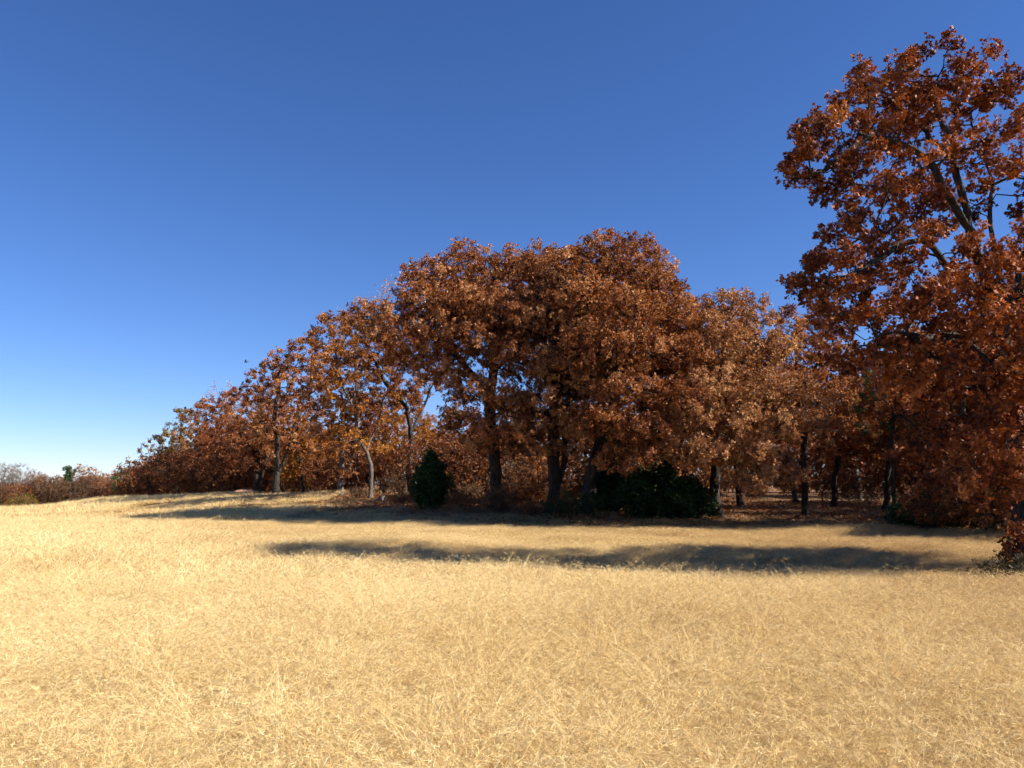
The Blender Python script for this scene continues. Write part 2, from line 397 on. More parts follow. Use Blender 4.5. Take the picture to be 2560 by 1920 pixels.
# ------------------------------------------------------------------ the oaks one can tell apart
G1 = 'oaks along the edge of the field'
hero('tall near rust-leaved oak filling the upper right corner, dark limbs reaching left', 2565, 18.5,
     [[(2565,1330),(2556,1180),(2560,1050),(2535,900),(2525,800)], [(2525,800),(2500,700),(2472,610),(2462,520),(2440,440),(2440,360),(2405,290),(2400,240),(2410,190)],
      [(2472,610),(2425,500,-.4),(2385,420,-.5),(2330,372,-.5),(2270,348,-.6),(2215,342,-.7),(2165,375,-.8),(2110,415,-.9),(2060,432,-1)],
      [(2440,400),(2370,330,.6),(2320,290,.8),(2275,262,1),(2250,220,1)], [(2525,800),(2450,700,-1),(2400,665,-1.2),(2340,600,-1.4),(2280,610,-1.5),(2220,650,-1.7),(2150,690,-2)],
      [(2535,900),(2420,840,-1),(2350,850,-1.4),(2260,830,-2),(2180,850,-2.2)], [(2525,800),(2535,680,.5),(2520,560,.8),(2530,440,1),(2500,330,1.2)], [(2525,800),(2600,660,.5),(2680,560,.5)]],
     [(2150,275,58,36,0),(2085,330,60,34,-.5),(2040,405,58,26,-.6),(2190,345,60,40,-.3),(2130,440,75,34,-.5),(2235,228,60,40,.4),(2295,215,50,38,.8),
      (2385,195,40,48,.4),(2440,205,50,40,.2),(2555,240,50,45,.6),(2390,255,70,45,.3),(2500,270,60,55,1),(2520,350,70,55,-1),(2310,330,70,36,0,.8),(2190,520,60,26,-.6,.6),(2115,600,30,18,-.6,.8),
      (2260,455,70,34,-1,.8),(2380,440,80,40,.6,.8),(2500,450,60,50,-1,.7),(2430,540,60,30,1.2,.6),(2300,545,50,24,0,.6),(2085,690,62,30,-1.5),(2140,735,90,36,-1.5),(2230,640,80,34,-1),
      (2340,640,80,40,-1,.8),(2440,720,90,50,-1.6),(2550,640,50,60,-1,.7),(2190,795,105,42,-1.6),(2300,760,110,46,-2),(2440,830,120,60,-2),(2240,890,110,50,-1),
      (2370,940,120,60,-1.5),(2520,940,110,90,-2),(2460,1060,120,60,-1.5),(2540,1140,110,70,-2),(2390,1120,90,45,-1,.8),(2470,1210,110,38,-1.4,.8),
      (2720,420,120,160,0,.35),(2740,760,150,180,0,.5),(2700,1020,140,140,0,.5),(2520,850,130,110,3.4,.4),(2420,960,150,110,3.4,.5),(2300,300,60,40,2,.7),(2600,860,100,90,-3,.8),(2570,1080,110,90,3,.7)],
     101, spacing=.58, size=.108, ntw=6, tlen=.40, nl=5, cross=True, leafmat='red', base_r=.34, shell=.25, group=G1, tmean=.44, seg=.28, ry=1.7)  # red palette and lowered tint put the crown's own shade in leaf colour

hero('broad rust oak with dark upright trunk, standing between the low cedar and the paired trunks', 1243, 44,
     [[(1243,1262),(1240,1180),(1228,1090),(1225,1000),(1232,930)], [(1228,1000),(1150,900,-1),(1090,850,-1),(1020,830,-1.5)], [(1232,930),(1250,820),(1240,720,1),(1220,660,1)],
      [(1240,880),(1180,780,1),(1130,700,1.5)], [(1236,930),(1310,860,-1.5),(1350,800,-1.5)]],
     [(1180,672,105,55,1),(1090,700,75,45,0),(1290,680,80,50,1),(1365,705,50,45,.5),(1050,760,70,50,-1),(960,795,85,38,-1.5),(905,810,45,30,-1.5),(1010,850,90,45,-2),(1150,770,100,60,-2),
      (1270,790,110,70,-2),(1180,860,110,55,-2,.9),(1110,930,80,40,-1,.7),(1290,900,90,60,-2.5),(1190,980,80,45,-3,.8),(1270,1010,80,50,-3),(1150,1050,60,40,-3,.7),(1220,1090,80,45,-3,.6),(1300,1090,70,50,-3,.8),(1020,800,60,40,0),(1045,700,55,38,0),(1345,665,60,38,.5),(1385,700,50,40,.5),(1110,820,70,40,.5),(1080,880,70,35,1,.7),(1180,760,110,70,3),(1270,700,90,60,3),(1300,820,90,70,3),(1120,740,80,50,3),(1000,900,50,30,0,.7)],
     102, spacing=.76, size=.135, ntw=6, tlen=.6, nl=7, leafmat='rust', base_r=.40, group=G1, ry=3.4, tmean=.62)

hero('oak with twin thick trunks in deep shade at the middle of the grove', 1385, 43,
     [[(1385,1272),(1383,1150),(1385,1040),(1390,930),(1400,830)], [(1385,1260,.3),(1412,1150,.3),(1415,1050,.4),(1425,930,1),(1440,800,1)], [(1400,830),(1360,760,-1),(1350,700,-1)]],
     [(1390,740,75,55,0),(1350,820,90,60,-1.5),(1430,850,90,60,-1),(1380,930,80,55,-2.5),(1450,960,80,50,-2.5),(1360,1010,60,45,-3,.8),(1430,1060,80,45,-3,.8),(1400,1120,60,30,-3,.5)],
     103, spacing=.76, size=.135, ntw=6, tlen=.6, nl=7, leafmat='tan', base_r=.46, group=G1, ry=3.4, tmean=.5)

hero('tallest domed oak of the grove, trunk leaning right under a russet crown', 1462, 42,
     [[(1462,1282),(1475,1200),(1500,1120),(1515,1030),(1510,930)], [(1510,930),(1500,820,1),(1530,720,1),(1540,650,1)], [(1510,900),(1590,830,-1),(1680,800,-1.5)],
      [(1512,980),(1600,975,-2),(1680,985,-2.5),(1760,975,-3)], [(1510,860),(1440,780,-1),(1400,700,0)]],
     [(1535,645,80,45,1),(1395,680,70,40,.5),(1480,650,70,45,1),(1610,660,60,50,0),(1425,690,60,50,0),(1540,710,120,60,0),(1660,720,60,55,-.5),(1460,760,100,65,-2),(1580,790,120,65,-2.5),(1690,800,70,60,-1.5),
      (1500,860,110,60,-3.5),(1620,890,120,60,-3.5),(1710,900,70,60,-3),(1440,900,70,60,-3),(1560,980,100,45,-4),(1680,1000,90,50,-4),(1500,1050,90,50,-4,.9),(1600,1080,90,50,-4,.9),(1560,1150,80,35,-4,.6),(1540,720,120,80,3.5),(1640,780,90,80,3.5),(1480,820,100,80,3.5),(1600,880,120,80,3),(1440,930,90,70,2)],
     104, spacing=.76, size=.135, ntw=6, tlen=.6, nl=7, leafmat='rust', base_r=.43, group=G1, ry=3.6, tmean=.55)

hero('sunlit coppery oak right of the dome, its drooping skirt of leaves hiding a short trunk', 1790, 41,
     [[(1790,1275),(1788,1200),(1795,1100),(1800,1000),(1810,900)], [(1795,1000),(1860,920,-1),(1900,860,-1)], [(1800,1080),(1880,1060,-2),(1950,1090,-3)], [(1798,960),(1740,880,0),(1760,800,0)]],
     [(1815,775,70,45,1),(1760,820,60,50,0),(1880,800,60,45,1),(1730,900,70,60,-1),(1820,870,90,60,-1.5),(1920,880,60,60,0),(1770,970,90,60,-3),(1880,970,80,60,-3),(1960,980,55,50,-2),
      (1740,1050,80,55,-3.5),(1840,1060,80,50,-4),(1940,1060,70,45,-4),(2020,1020,50,30,-4,.8),(1800,1130,80,45,-4),(1900,1140,75,45,-4.5),(1960,1190,60,38,-4.5),(1720,1130,60,40,-4,.8),(1870,1200,60,30,-4.5,.7),(2030,1080,50,25,-4.5,.6),(1800,860,110,70,3),(1880,900,80,70,3),(1740,960,90,70,2.5),(1850,1000,100,70,2.5)],
     105, spacing=.76, size=.135, ntw=6, tlen=.6, nl=7, leafmat='tan', base_r=.30, group=G1, ry=3.2, tmean=.62)

hero('slender dark-trunked oak at the gap between the coppery oak and the near right oak', 2012, 43,
     [[(2012,1268),(2010,1180),(2015,1100),(2010,1000),(2000,900)], [(2010,1000),(2060,900,1),(2080,840,1)]],
     [(1990,810,65,40,0),(2050,830,60,45,1),(2000,880,80,50,-1),(2080,900,70,60,0),(2030,970,80,55,-1),(2110,980,60,60,1),(2090,1060,60,40,0,.8),(2010,1040,60,35,-1,.7),(2130,1080,50,40,0,.7)],
     106, spacing=.85, size=.15, nl=6, leafmat='rust', base_r=.2, group=G1, ry=2.4)

hero('oak leaning left behind the rounded cedar with an open twisting crown', 1037, 58,
     [[(1037,1238),(1020,1180),(1028,1100),(1015,1020),(1000,960)], [(1020,1090),(1060,1010,1),(1080,960,1)], [(1015,1020),(960,960,-1),(930,900,-1)], [(1020,1100),(975,1060,0),(930,1080,0)]],
     [(945,860,70,45,-1,.8),(900,900,70,40,-1,.8),(1010,905,70,35,-1,.6),(960,950,60,35,-1,.6),(1080,950,60,40,1,.8),(1010,1000,60,35,2,.8),(930,1000,50,30,-1,.5),(1040,1010,40,30,0,.4)],
     107, spacing=1.1, size=.16, nl=6, leafmat='rust', base_r=.24, group=G1, ry=3)
hero('pale-trunked oak leaning left, second trunk left of the cedar', 926, 57,
     [[(926,1240),(928,1180),(915,1130),(890,1090),(885,1030),(890,960)], [(915,1130),(940,1060,1),(955,1000,1)], [(885,1030),(840,950,-1),(830,880,-1)]],
     [(840,810,55,30,-1),(890,830,55,35,-1),(800,850,50,40,-1),(860,880,70,40,-1),(930,950,60,40,0,.7),(850,960,60,45,-1,.8),(960,1040,45,30,1,.5),(890,1030,50,30,0,.7),(870,1090,60,28,-1,.7),(950,1110,50,25,0,.6),(960,900,60,40,2),(1000,980,60,40,2,.8),(910,1000,60,40,2)],
     108, spacing=1.05, size=.16, nl=6, leafmat='orange', barkmat='palebark', base_r=.17, group=G1, ry=2.8, tmean=.45)
hero('straight pale sunlit trunk under orange-red leaves left of centre', 851, 60,
     [[(851,1242),(853,1160),(852,1080),(850,1000),(845,930)], [(852,1080),(890,1010,1),(900,960,1)]],
     [(810,930,60,45,0),(860,920,50,50,1,.8),(790,990,60,45,-1),(850,1020,60,45,-1.5),(880,1080,50,35,-1.5,.8),(810,1070,50,40,-1.5),(860,1120,45,25,-1.5,.6),(870,1185,28,14,-1,.8)],
     109, spacing=1.05, size=.16, nl=6, leafmat='rust', barkmat='palebark', base_r=.24, group=G1, ry=2.6, tmean=.72)
hero('grey sparse oak with faded twiggy top behind the orange crowns', 880, 70,
     [[(880,1240),(890,1050),(885,900),(880,800)]],
     [(975,735,50,38,0),(930,770,55,45,0),(880,830,60,60,0)],
     110, spacing=1.2, size=.13, nl=2, ntw=9, tlen=.9, leafmat='tan', barkmat='greybark', base_r=.25, group=G1, ry=2.6, tmean=.8)
hero('forked oak with two dark stems under red-brown leaves at the left of the grove', 692, 70,
     [[(692,1242),(690,1170),(692,1120),(680,1050),(690,960)], [(693,1200),(712,1140,.5),(728,1090,.5),(745,1000,1)]],
     [(760,880,60,45,0),(700,905,55,40,0),(800,930,45,45,0),(740,960,70,45,-1),(680,980,50,45,-1),(700,1040,60,35,-2),(770,1030,50,45,-1),(660,1070,50,40,-2),(740,1100,45,40,-1,.7),(690,1120,40,25,-2,.6)],
     111, spacing=1.1, size=.17, nl=6, leafmat='rust', base_r=.36, group=G1, ry=3, tmean=.65)
hero('tan-topped oak with thin crown left of the forked oak', 640, 80,
     [[(640,1244),(642,1150),(645,1060),(650,980)]],
     [(830,815,35,25,0,.6),(660,940,50,40,0),(620,985,50,35,0),(680,1010,50,40,-1),(610,1050,50,45,-1),(650,1090,50,40,-2),(590,1120,45,40,-1),(630,1160,40,25,-1,.5)],
     112, spacing=1.2, size=.17, nl=6, leafmat='rust', base_r=.3, group=G1, ry=3, tmean=.5)
hero('rust oak with rounded low crown halfway along the left tree line', 590, 92,
     [[(590,1246),(588,1180),(590,1100),(585,1040)]],
     [(590,1000,45,30,0),(540,1020,45,30,0),(610,1060,50,40,-1),(550,1080,50,45,-1),(580,1130,50,35,-1),(530,1140,40,40,-1)],
     113, spacing=1.25, size=.18, nl=6, leafmat='red', base_r=.35, group=G1, ry=3.5, tmean=.6)
hero('bare-topped tan oak whose thin grey crown pokes above the left tree line', 560, 108,
     [[(560,1248),(562,1120),(558,1000)]],
     [(560,972,30,16,0,.6),(545,1005,45,25,0),(590,1010,40,25,0)],
     114, spacing=1.3, size=.16, nl=3, ntw=8, tlen=.8, leafmat='tan', barkmat='greybark', base_r=.25, group=G1, ry=3, tmean=.7)
hero('tan oak with flat top near the left end of the tree line', 505, 104,
     [[(505,1250),(508,1180),(505,1100),(510,1050)]],
     [(520,1020,45,22,0),(480,1045,40,25,0),(520,1070,50,35,-1),(470,1100,45,40,-1),(510,1130,50,40,-1),(480,1170,50,35,-1)],
     115, spacing=1.3, size=.18, nl=6, leafmat='tan', base_r=.35, group=G1, ry=3.5, tmean=.45)
hero('yellow-green oak with notched top near the left end', 450, 118,
     [[(450,1252),(452,1160),(448,1070)]],
     [(448,1028,22,12,0),(462,1048,25,18,0),(435,1080,28,30,0),(465,1095,30,35,0),(440,1135,35,30,0),(420,1100,16,14,0)],
     116, spacing=1.3, size=.18, nl=6, leafmat='olive', base_r=.3, group=G1, ry=3.5, tmean=.6)
hero('brown oak, shade toned into its leaves, below the yellow-green one', 430, 124,
     [[(430,1252),(428,1200),(430,1130)]],
     [(430,1140,40,35,0),(400,1170,40,30,0),(460,1170,40,40,0),(420,1210,50,30,0),(400,1100,22,18,0)],
     117, spacing=1.4, size=.18, nl=6, leafmat='brown', base_r=.3, group=G1, ry=4, tmean=.45)  # brown palette puts the shade of the row's end into the leaf colour
hero('low brown oak second from the left end with rounded crown', 375, 140,
     [[(375,1254),(373,1200),(375,1150)]],
     [(375,1130,30,22,0),(352,1155,22,22,0),(395,1160,30,30,0),(370,1190,40,28,0),(380,1220,45,25,0)],
     118, spacing=1.45, size=.18, nl=6, leafmat='brown', base_r=.3, group=G1, ry=4, tmean=.65)
hero('last brown oak, shade toned into its leaves, tapering to the ground at the left end', 335, 152,
     [[(335,1256),(334,1220),(336,1190)]],
     [(345,1190,22,16,0),(325,1215,22,18,0),(355,1220,30,20,0),(330,1238,26,14,0)],
     119, spacing=1.4, size=.18, nl=7, leafmat='brown', base_r=.25, group=G1, ry=4, tmean=.4)  # brown leaves again carry the shade of this end in their colour
hero('small bright green tree just beyond the left end of the oaks', 305, 148,
     [[(305,1262),(305,1225),(310,1200)]],
     [(314,1184,14,13,0),(300,1196,13,12,0),(318,1206,18,18,0),(302,1216,15,14,0),(325,1190,12,14,0)],
     120, name='green_tree', spacing=1.0, size=.2, nl=6, leafmat='green', base_r=.2, ry=2.5, tmean=.9)
hero('green-leaved tree glimpsed in the shade behind the near right oak', 2230, 36,
     [[(2230,1275),(2235,1150),(2240,1050),(2245,960)]],
     [(2180,1000,60,40,0),(2280,1000,60,50,0),(2220,1060,80,40,0),(2320,1050,50,40,0),(2240,930,60,40,0)],
     121, name='green_tree', spacing=1.1, size=.12, nl=5, leafmat='green', base_r=.12, ry=2, tmean=.6)

# ------------------------------------------------------------------ generic oaks deeper in the wood, copied with their parts; some off-frame ones added as shadow casters
def generic(seed, h, leafmat, dens=1., nl=6, bark='bark', label='x'):
    r = np.random.default_rng(seed); th = h*r.uniform(.38, .46)
    lean = r.normal(size=2)*.5
    stem = [(0, 0, 0), (lean[0]*.4, lean[1]*.4, th*.5), (lean[0], lean[1], th), (lean[0]+r.normal()*.5, lean[1]+r.normal()*.5, h*.72)]
    a0 = r.uniform(0, 6.28); stems = [stem]
    for k in range(3):
        a = a0+k*2.1+r.normal()*.3; R = h*.22
        stems.append([(lean[0], lean[1], th), (lean[0]+math.cos(a)*R*.6, lean[1]+math.sin(a)*R*.6, th+h*.12), (lean[0]+math.cos(a)*R*1.2, lean[1]+math.sin(a)*R*1.2, th+h*.26)])
    lobes = []
    for k in range(13):
        a = r.uniform(0, 6.28); q = r.uniform(.05, .36)*h; z = h*r.uniform(.42, .9)*(1-.25*(q/h/.36)**2)
        s = h*r.uniform(.10, .16); lobes.append((lean[0]+math.cos(a)*q, lean[1]+math.sin(a)*q, z, s*1.15, s*1.15, s*.8, dens))
    lobes.append((lean[0], lean[1], h*.88, h*.17, h*.17, h*.1, dens))
    return make_tree('oak_tree', label, 'tree', (0, 0), stems, lobes, seed, spacing=1.15, size=.17, ntw=6, tlen=.65, nl=nl, leafmat=leafmat, barkmat=bark, base_r=h*.022, tmean=.5, z0=0)
def dup(root, loc, rz, s, label, group):
    c = root.copy(); C.objects.link(c); c.location = loc; c.rotation_euler = (0, 0, rz); c.scale = (s, s, s*random.uniform(.92, 1.1))
    c['label'] = label
    if group: c['group'] = group
    elif 'group' in c: del c['group']
    for ch in list(root.children):
        k = ch.copy(); C.objects.link(k); k.parent = c
    return c
random.seed(5)
protos = [generic(201, 12, 'rust'), generic(202, 11, 'orange'), generic(203, 12.5, 'tan', .8, 5), generic(204, 11, 'red'), generic(205, 10.5, 'brown', .7, 4, 'palebark')]
GW = 'oaks deeper in the wood behind the front row'
used = [False]*len(protos)
def place(pi, x, y, s=1., label='rust-leaved oak standing deeper in the wood behind the front row'):
    p = protos[pi]; z = gz(x, y); rz = random.uniform(0, 6.28)
    if not used[pi]:
        used[pi] = True; p.location = (x, y, z); p.rotation_euler = (0, 0, rz); p.scale = (s, s, s); p['label'] = label; p['group'] = GW
    else: dup(p, (x, y, z), rz, s, label, GW)
# column, depth, kind, scale
deep = [(1100,70,1,.62),(1010,74,1,.78),(1050,68,1,.6),(1160,66,3,.66),(1290,60,0,.66),(1350,56,4,.7),(1520,58,0,.8),(1600,56,2,.85),(1690,54,0,.9),(1650,70,1,.9),(1780,66,3,.95),(1850,56,2,.85),(1900,72,0,1.),(1990,62,3,.9),
        (2080,54,0,.85),(2150,66,4,.95),(2210,50,3,.85),(2260,74,1,1.),(2330,48,2,.9),(2380,60,0,1.),(2300,34,3,.75),(2440,42,4,.9),(2520,36,0,.95),(2540,54,3,1.),(2620,42,0,1.),(2700,34,3,1.),(2700,52,2,1.),
        (1450,78,1,.8),(1330,82,3,.75),(1200,88,1,.62),(1080,92,1,.6),(960,84,1,.85),(900,78,3,.8),(780,82,1,.72),(830,94,3,.7),(740,90,0,.85),(700,102,1,.85),(620,108,3,.9),(660,92,1,.75),(560,124,4,.95),(500,128,0,.95),(450,142,4,.95),(410,156,4,.9),
        (2820,39,2,1.2),(2900,44,3,1.15),(3080,18.3,0,1.),(520,99,3,.8),(480,107,4,.85),(545,94,0,.75),(440,114,4,.8),(410,126,4,.8),(370,134,4,.75),(350,146,4,.7),(600,86,3,.75),(650,80,0,.7),(760,72,1,.66),(1720,88,0,1.1),(1850,94,3,1.1),(2000,90,2,1.1),(2130,92,0,1.1),(2280,96,3,1.1),(2450,80,0,1.1),(2600,74,2,1.1),(1560,96,3,1.0),(1400,100,0,.9),(1250,108,3,.75),(950,110,1,.75),(780,122,0,.9)]  # row opens with unseen oaks right of frame, added to cast shadows
KW = ['rust-leaved oak', 'orange-leaved oak', 'tan-leaved oak', 'red-brown-leaved oak', 'pale-barked oak']
ORD = ['leftmost', 'second from left', 'third from left', 'fourth from left', 'fifth from left', 'sixth from left', 'seventh from left', 'eighth from left', 'ninth from left', 'tenth from left', 'eleventh from left', 'twelfth from left', 'thirteenth from left', 'fourteenth from left', 'fifteenth from left', 'sixteenth from left', 'seventeenth from left']
def region(u):
    return ('behind the left end of the tree line' if u < 590 else 'behind the forked and pale trunks' if u < 1000 else 'behind the round cedar and broad oak' if u < 1380 else
            'behind the cedar thicket' if u < 1860 else 'in the gap right of the coppery oak' if u < 2240 else 'in shade behind the near oak')
def label_row(items, kinds):
    """items (column, depth, kind, scale): one label each, by kind, by what stands in front, then by order from the left"""
    cl = {}
    for it in items: cl.setdefault((kinds[it[2]], region(it[0])), []).append(it)
    out = {}
    for (kd, rg), g in cl.items():
        g = sorted(g)
        for q, it in enumerate(g): out[it] = '%s %s' % (kd, rg) + ('' if len(g) == 1 else ', ' + ORD[min(q, 16)] + ' of them')
    return out
_lab = label_row(deep, KW)
for q in deep:
    u, Y, k, s = q
    x = wx(u, Y); place(k, x, Y, s, _lab[q])

# ------------------------------------------------------------------ shrubs and brush
def make_shrub(name, label, cat, base, w, h, seed, mat='brown', bark='bark', nstem=7, nl=4, size=.1, ntw=5, tlen=.35, spacing=.5, group=None, leafy=1., d=None, z0=None, tmean=.5, dens=1.):
    r = np.random.default_rng(seed); bz = gz(*base) if z0 is None else z0
    root = empty(name, (base[0], base[1], bz)); tag(root, label, cat, group)
    d = d or w
    lob = [(0, 0, h*.55, w*.5, d*.5, h*.45, dens)] + [(r.uniform(-.3, .3)*w, r.uniform(-.3, .3)*d, h*r.uniform(.4, .8), w*.25, d*.25, h*.25, dens) for _ in range(4)]
    T = sample_targets(lob, spacing, r, shell=.2, zmin=.1)
    stems = [[(0, 0, -.1), (0, 0, h*.12)]]
    for k in range(nstem):
        a = r.uniform(0, 6.28); q = r.uniform(.1, .3)
        stems.append([(0, 0, h*.12*r.uniform(.1, 1)), (math.cos(a)*w*q*.5, math.sin(a)*d*q*.5, h*.35), (math.cos(a)*w*q, math.sin(a)*d*q, h*.6)])
    P, par, rad, kids, tips, nm = grow(stems, T, r, seg=max(.25, h*.08), tip=.008, wob=.05)
    ch = chains_of(P, rad, kids, nm, .03+h*.012, flare=.3)
    V, F = tubes([c[0] for c in ch], [c[1] for c in ch], [4 if c[1].max() > .03 else 3 for c in ch])
    TV, TF, LV, LF, LT = twigs_and_leaves(P, par, tips, r, size, ntw, tlen, nl, False, leafy, tmean=tmean, zsq=1.)
    obj('stems', mesh('stems', np.concatenate([V, TV]), [np.concatenate([F, TF+len(V)])], M[bark]), root)
    if len(LF): obj('foliage', mesh('foliage', LV, [LF], M[mat], tint=LT), root)
    return root
# brush behind the trunks: five kinds copied
bp = [make_shrub('brush', 'leafy brush in the shade', 'shrub', (0, 0), 3.6, 3.2, 301, 'orange', z0=0, spacing=.5, nl=7, size=.13, leafy=.9),
      make_shrub('brush', 'leafy brush in the shade', 'shrub', (0, 0), 4.2, 3.0, 302, 'rust', z0=0, spacing=.5, nl=7, size=.12, leafy=.9, tmean=.3),  # lowered tint puts the understory shade into the leaf colour
      make_shrub('brush', 'leafy brush in the shade', 'shrub', (0, 0), 3.4, 3.8, 303, 'rust', z0=0, spacing=.5, nl=7, size=.13, leafy=.8),
      make_shrub('brush', 'leafy brush in the shade', 'shrub', (0, 0), 3.8, 2.4, 304, 'brown', z0=0, spacing=.45, nl=6, size=.10, leafy=.8, tmean=.6)]
ub = [False]*4; GB = 'brush under the oaks'
bl = [(1330,41,3,.4),(1400,40.5,3,.45),(1250,42,3,.35),(1150,44,3,.4),(1010,52,3,.4),(900,56,3,.35),(355,146,1,1.9),(385,140,1,2.3),(415,130,1,2.2),(440,122,1,2.2),(465,116,1,2.1),(490,108,1,1.9),(515,103,1,1.8),(545,97,1,1.7),(580,92,1,1.6),(610,86,1,1.5),(500,110,2,1.6),(560,104,1,1.2),(620,98,0,1.1),(660,86,1,1.1),(745,78,0,1.2),(790,74,0,1.15),(830,70,1,1.),(900,70,2,.9),(960,72,1,1.),(1000,66,3,1.),(1090,60,3,1.1),(1130,54,1,1.),(1170,52,3,1.),(1200,56,2,1.1),
      (1290,54,3,1.),(1320,50,1,1.),(1350,54,2,1.1),(1440,52,1,1.),(1500,54,2,1.1),(1560,52,3,1.),(1640,54,2,1.2),(1690,53,1,1.),(1770,62,1,.6),(1880,66,1,.55),(1990,70,1,.6),(2090,62,1,.65),(2170,58,3,.7),(1830,84,3,1.),(1900,88,3,1.),(1960,94,2,1.2),(2040,96,1,1.2),(2110,92,3,1.2),
      (2180,70,1,1.2),(2250,60,2,1.2),(2320,52,1,1.2),(2380,46,2,1.1),(2440,38,1,1.),(2500,34,2,1.),(2560,30,1,1.),(2620,28,2,1.),(1240,66,1,1.3),(1100,76,1,1.4),(980,90,0,1.4),(880,92,1,1.5),(780,98,1,1.5),(1400,64,1,1.3),(1500,72,2,1.5),
      (1600,74,1,1.5),(1720,80,2,1.5),(1840,86,1,1.5),(1980,94,2,1.6),(2120,94,1,1.6),(2260,90,2,1.6),(2400,76,1,1.5),(440,130,1,1.5),(470,120,1,1.4),(400,144,1,1.5),(365,150,1,1.5),(710,88,1,1.4),(640,104,1,1.5),(560,116,1,1.5),(2340,31,1,.8),(2460,29,2,.7)]
_bk = ['orange-leaved brush', 'shade-toned brown brush', 'rust-leaved brush', 'thin twiggy brush']; _lab = label_row(bl, _bk)
for i, (u, Y, k, s) in enumerate(bl):
    s *= 1 if u < 600 else random.uniform(.55, 1.55)
    x = wx(u, Y); z = gz(x, Y); lab = _lab[bl[i]]
    if not ub[k]:
        o = bp[k]; ub[k] = True; o.location = (x, Y, z); o.scale = (s, s, s); o['label'] = lab; o['group'] = GB
    else: dup(bp[k], (x, Y, z), random.uniform(0, 6.28), s, lab, GB)

# far scrub along the left edge of the field
def far(u, Y, **k): x = wx(u, Y); return (x, Y)
sc = [('bare grey tree at the far left edge with a fine twiggy crown', -5, 150, 8, 8.5, 'tan', 1.0, .0), ('bare grey tree second from the left edge above rusty scrub', 42, 148, 7.5, 8.2, 'tan', 1.0, .0),
      ('greyish thin scrub tree left of the vine-covered snag', 150, 160, 7, 5.2, 'brown', .9, .15), ('pale feathery bare tree right of the snag', 212, 165, 8, 7.6, 'tan', .7, .05), ('bare grey scrub right of the rusty bush, short of the oaks', 258, 162, 8, 5.6, 'tan', 1., .05)]
for i, (lab, u, Y, w_, h_, m_, dn, lf) in enumerate(sc):
    make_shrub('bare_tree', lab, 'bare tree', far(u, Y), w_, h_*.98, 400+i, m_, 'greybark', 6, 4, .55, 11, 1.0, .9, 'bare trees beyond the field', lf, d=5, dens=dn)
sc2 = [('tangled brown bush at the left edge of the picture below the bare trees', 5, 146, 7, 4.0, 'brown', .5), ('orange-brown bush under the second bare tree', 40, 144, 6, 3.8, 'rust', .45), ('brown bush between two rusty ones at the far left', 72, 146, 6, 3.6, 'tan', .3), ('peaked rust-red bush with a ragged top, left of centre of the scrub', 92, 150, 5.5, 5.4, 'rust', .6),
       ('widest rust-red bush in the far scrub left of the snag', 124, 146, 7.5, 4.9, 'brown', .55), ('dull olive-brown bush at the foot of the snag', 168, 146, 6, 3.4, 'brown', .4), ('dark brown bush right of the snag', 198, 148, 5.5, 4.2, 'brown', .3), ('round rust bush right of the dark brown one', 232, 150, 6, 4.6, 'rust', .45),
       ('low grey-brown bush between the round rust bush and the oaks', 264, 156, 6, 3.8, 'tan', .2), ('upright greyish bush touching the dark end of the oaks', 286, 156, 3.4, 4.6, 'tan', .3), ('brown bush outside the left edge', -45, 142, 8, 4.8, 'brown', .4),
       ('small low green-brown bush in front of the orange-brown one', 58, 140, 4, 2.2, 'olive', .3)]
for i, (lab, u, Y, w_, h_, m_, tm) in enumerate(sc2):
    make_shrub('bush', lab, 'bush', far(u, Y), w_*1.1, h_*1.2, 430+i, m_, 'greybark', 8, 5, .17, 6, .5, .7, 'bushes beyond the field', .95, d=4.5, tmean=tm)
b = far(169, 150)
make_tree('vine_covered_snag', 'broken dead tree draped in dark green vines among the far scrub', 'dead tree', b, [[(0,0,0),(.2,0,3.5),(0,0,7)],[(.1,0,5.5),(1.2,0,7.2),(2.0,0,7.4)],[(0,0,6),(-1.5,0,8.2),(-2.6,0,8.4)]],
          [(0,0,4.2,.55,.55,3.0,1.5),(-.2,0,6.9,.6,.6,.5,1.2),(1.2,0,6.4,.4,.4,.3,.8)], 450, spacing=.6, size=.2, nl=4, ntw=5, tlen=.3, leafmat='cedar', barkmat='greybark', base_r=.2, tmean=.8, crown_name='vines')
# a low belt of wood far beyond
def far_wood():
    r = np.random.default_rng(77); n = 26000
    x = r.uniform(-330, -40, n); y = 205+(x+40)*-.12+r.normal(size=n)*5
    top = 3.0+1.1*np.sin(x*.21)+.7*np.sin(x*.53+1)+.5*np.sin(x*1.3)
    z = ground(x, y)+top*np.sqrt(r.random(n))
    V, F, t = leaves_at(np.stack([x, y, z], 1), rand_dirs(n, r), 3, .34, r, False, clump_tint=np.clip(.5+.3*np.sin(x*.4), 0, 1))
    o = obj('far_woods', mesh('far_woods', V, [F], M['brown'], tint=t)); tag(o, 'distant belt of brown scrub wood beyond the field', 'woods', kind='stuff')
far_wood()

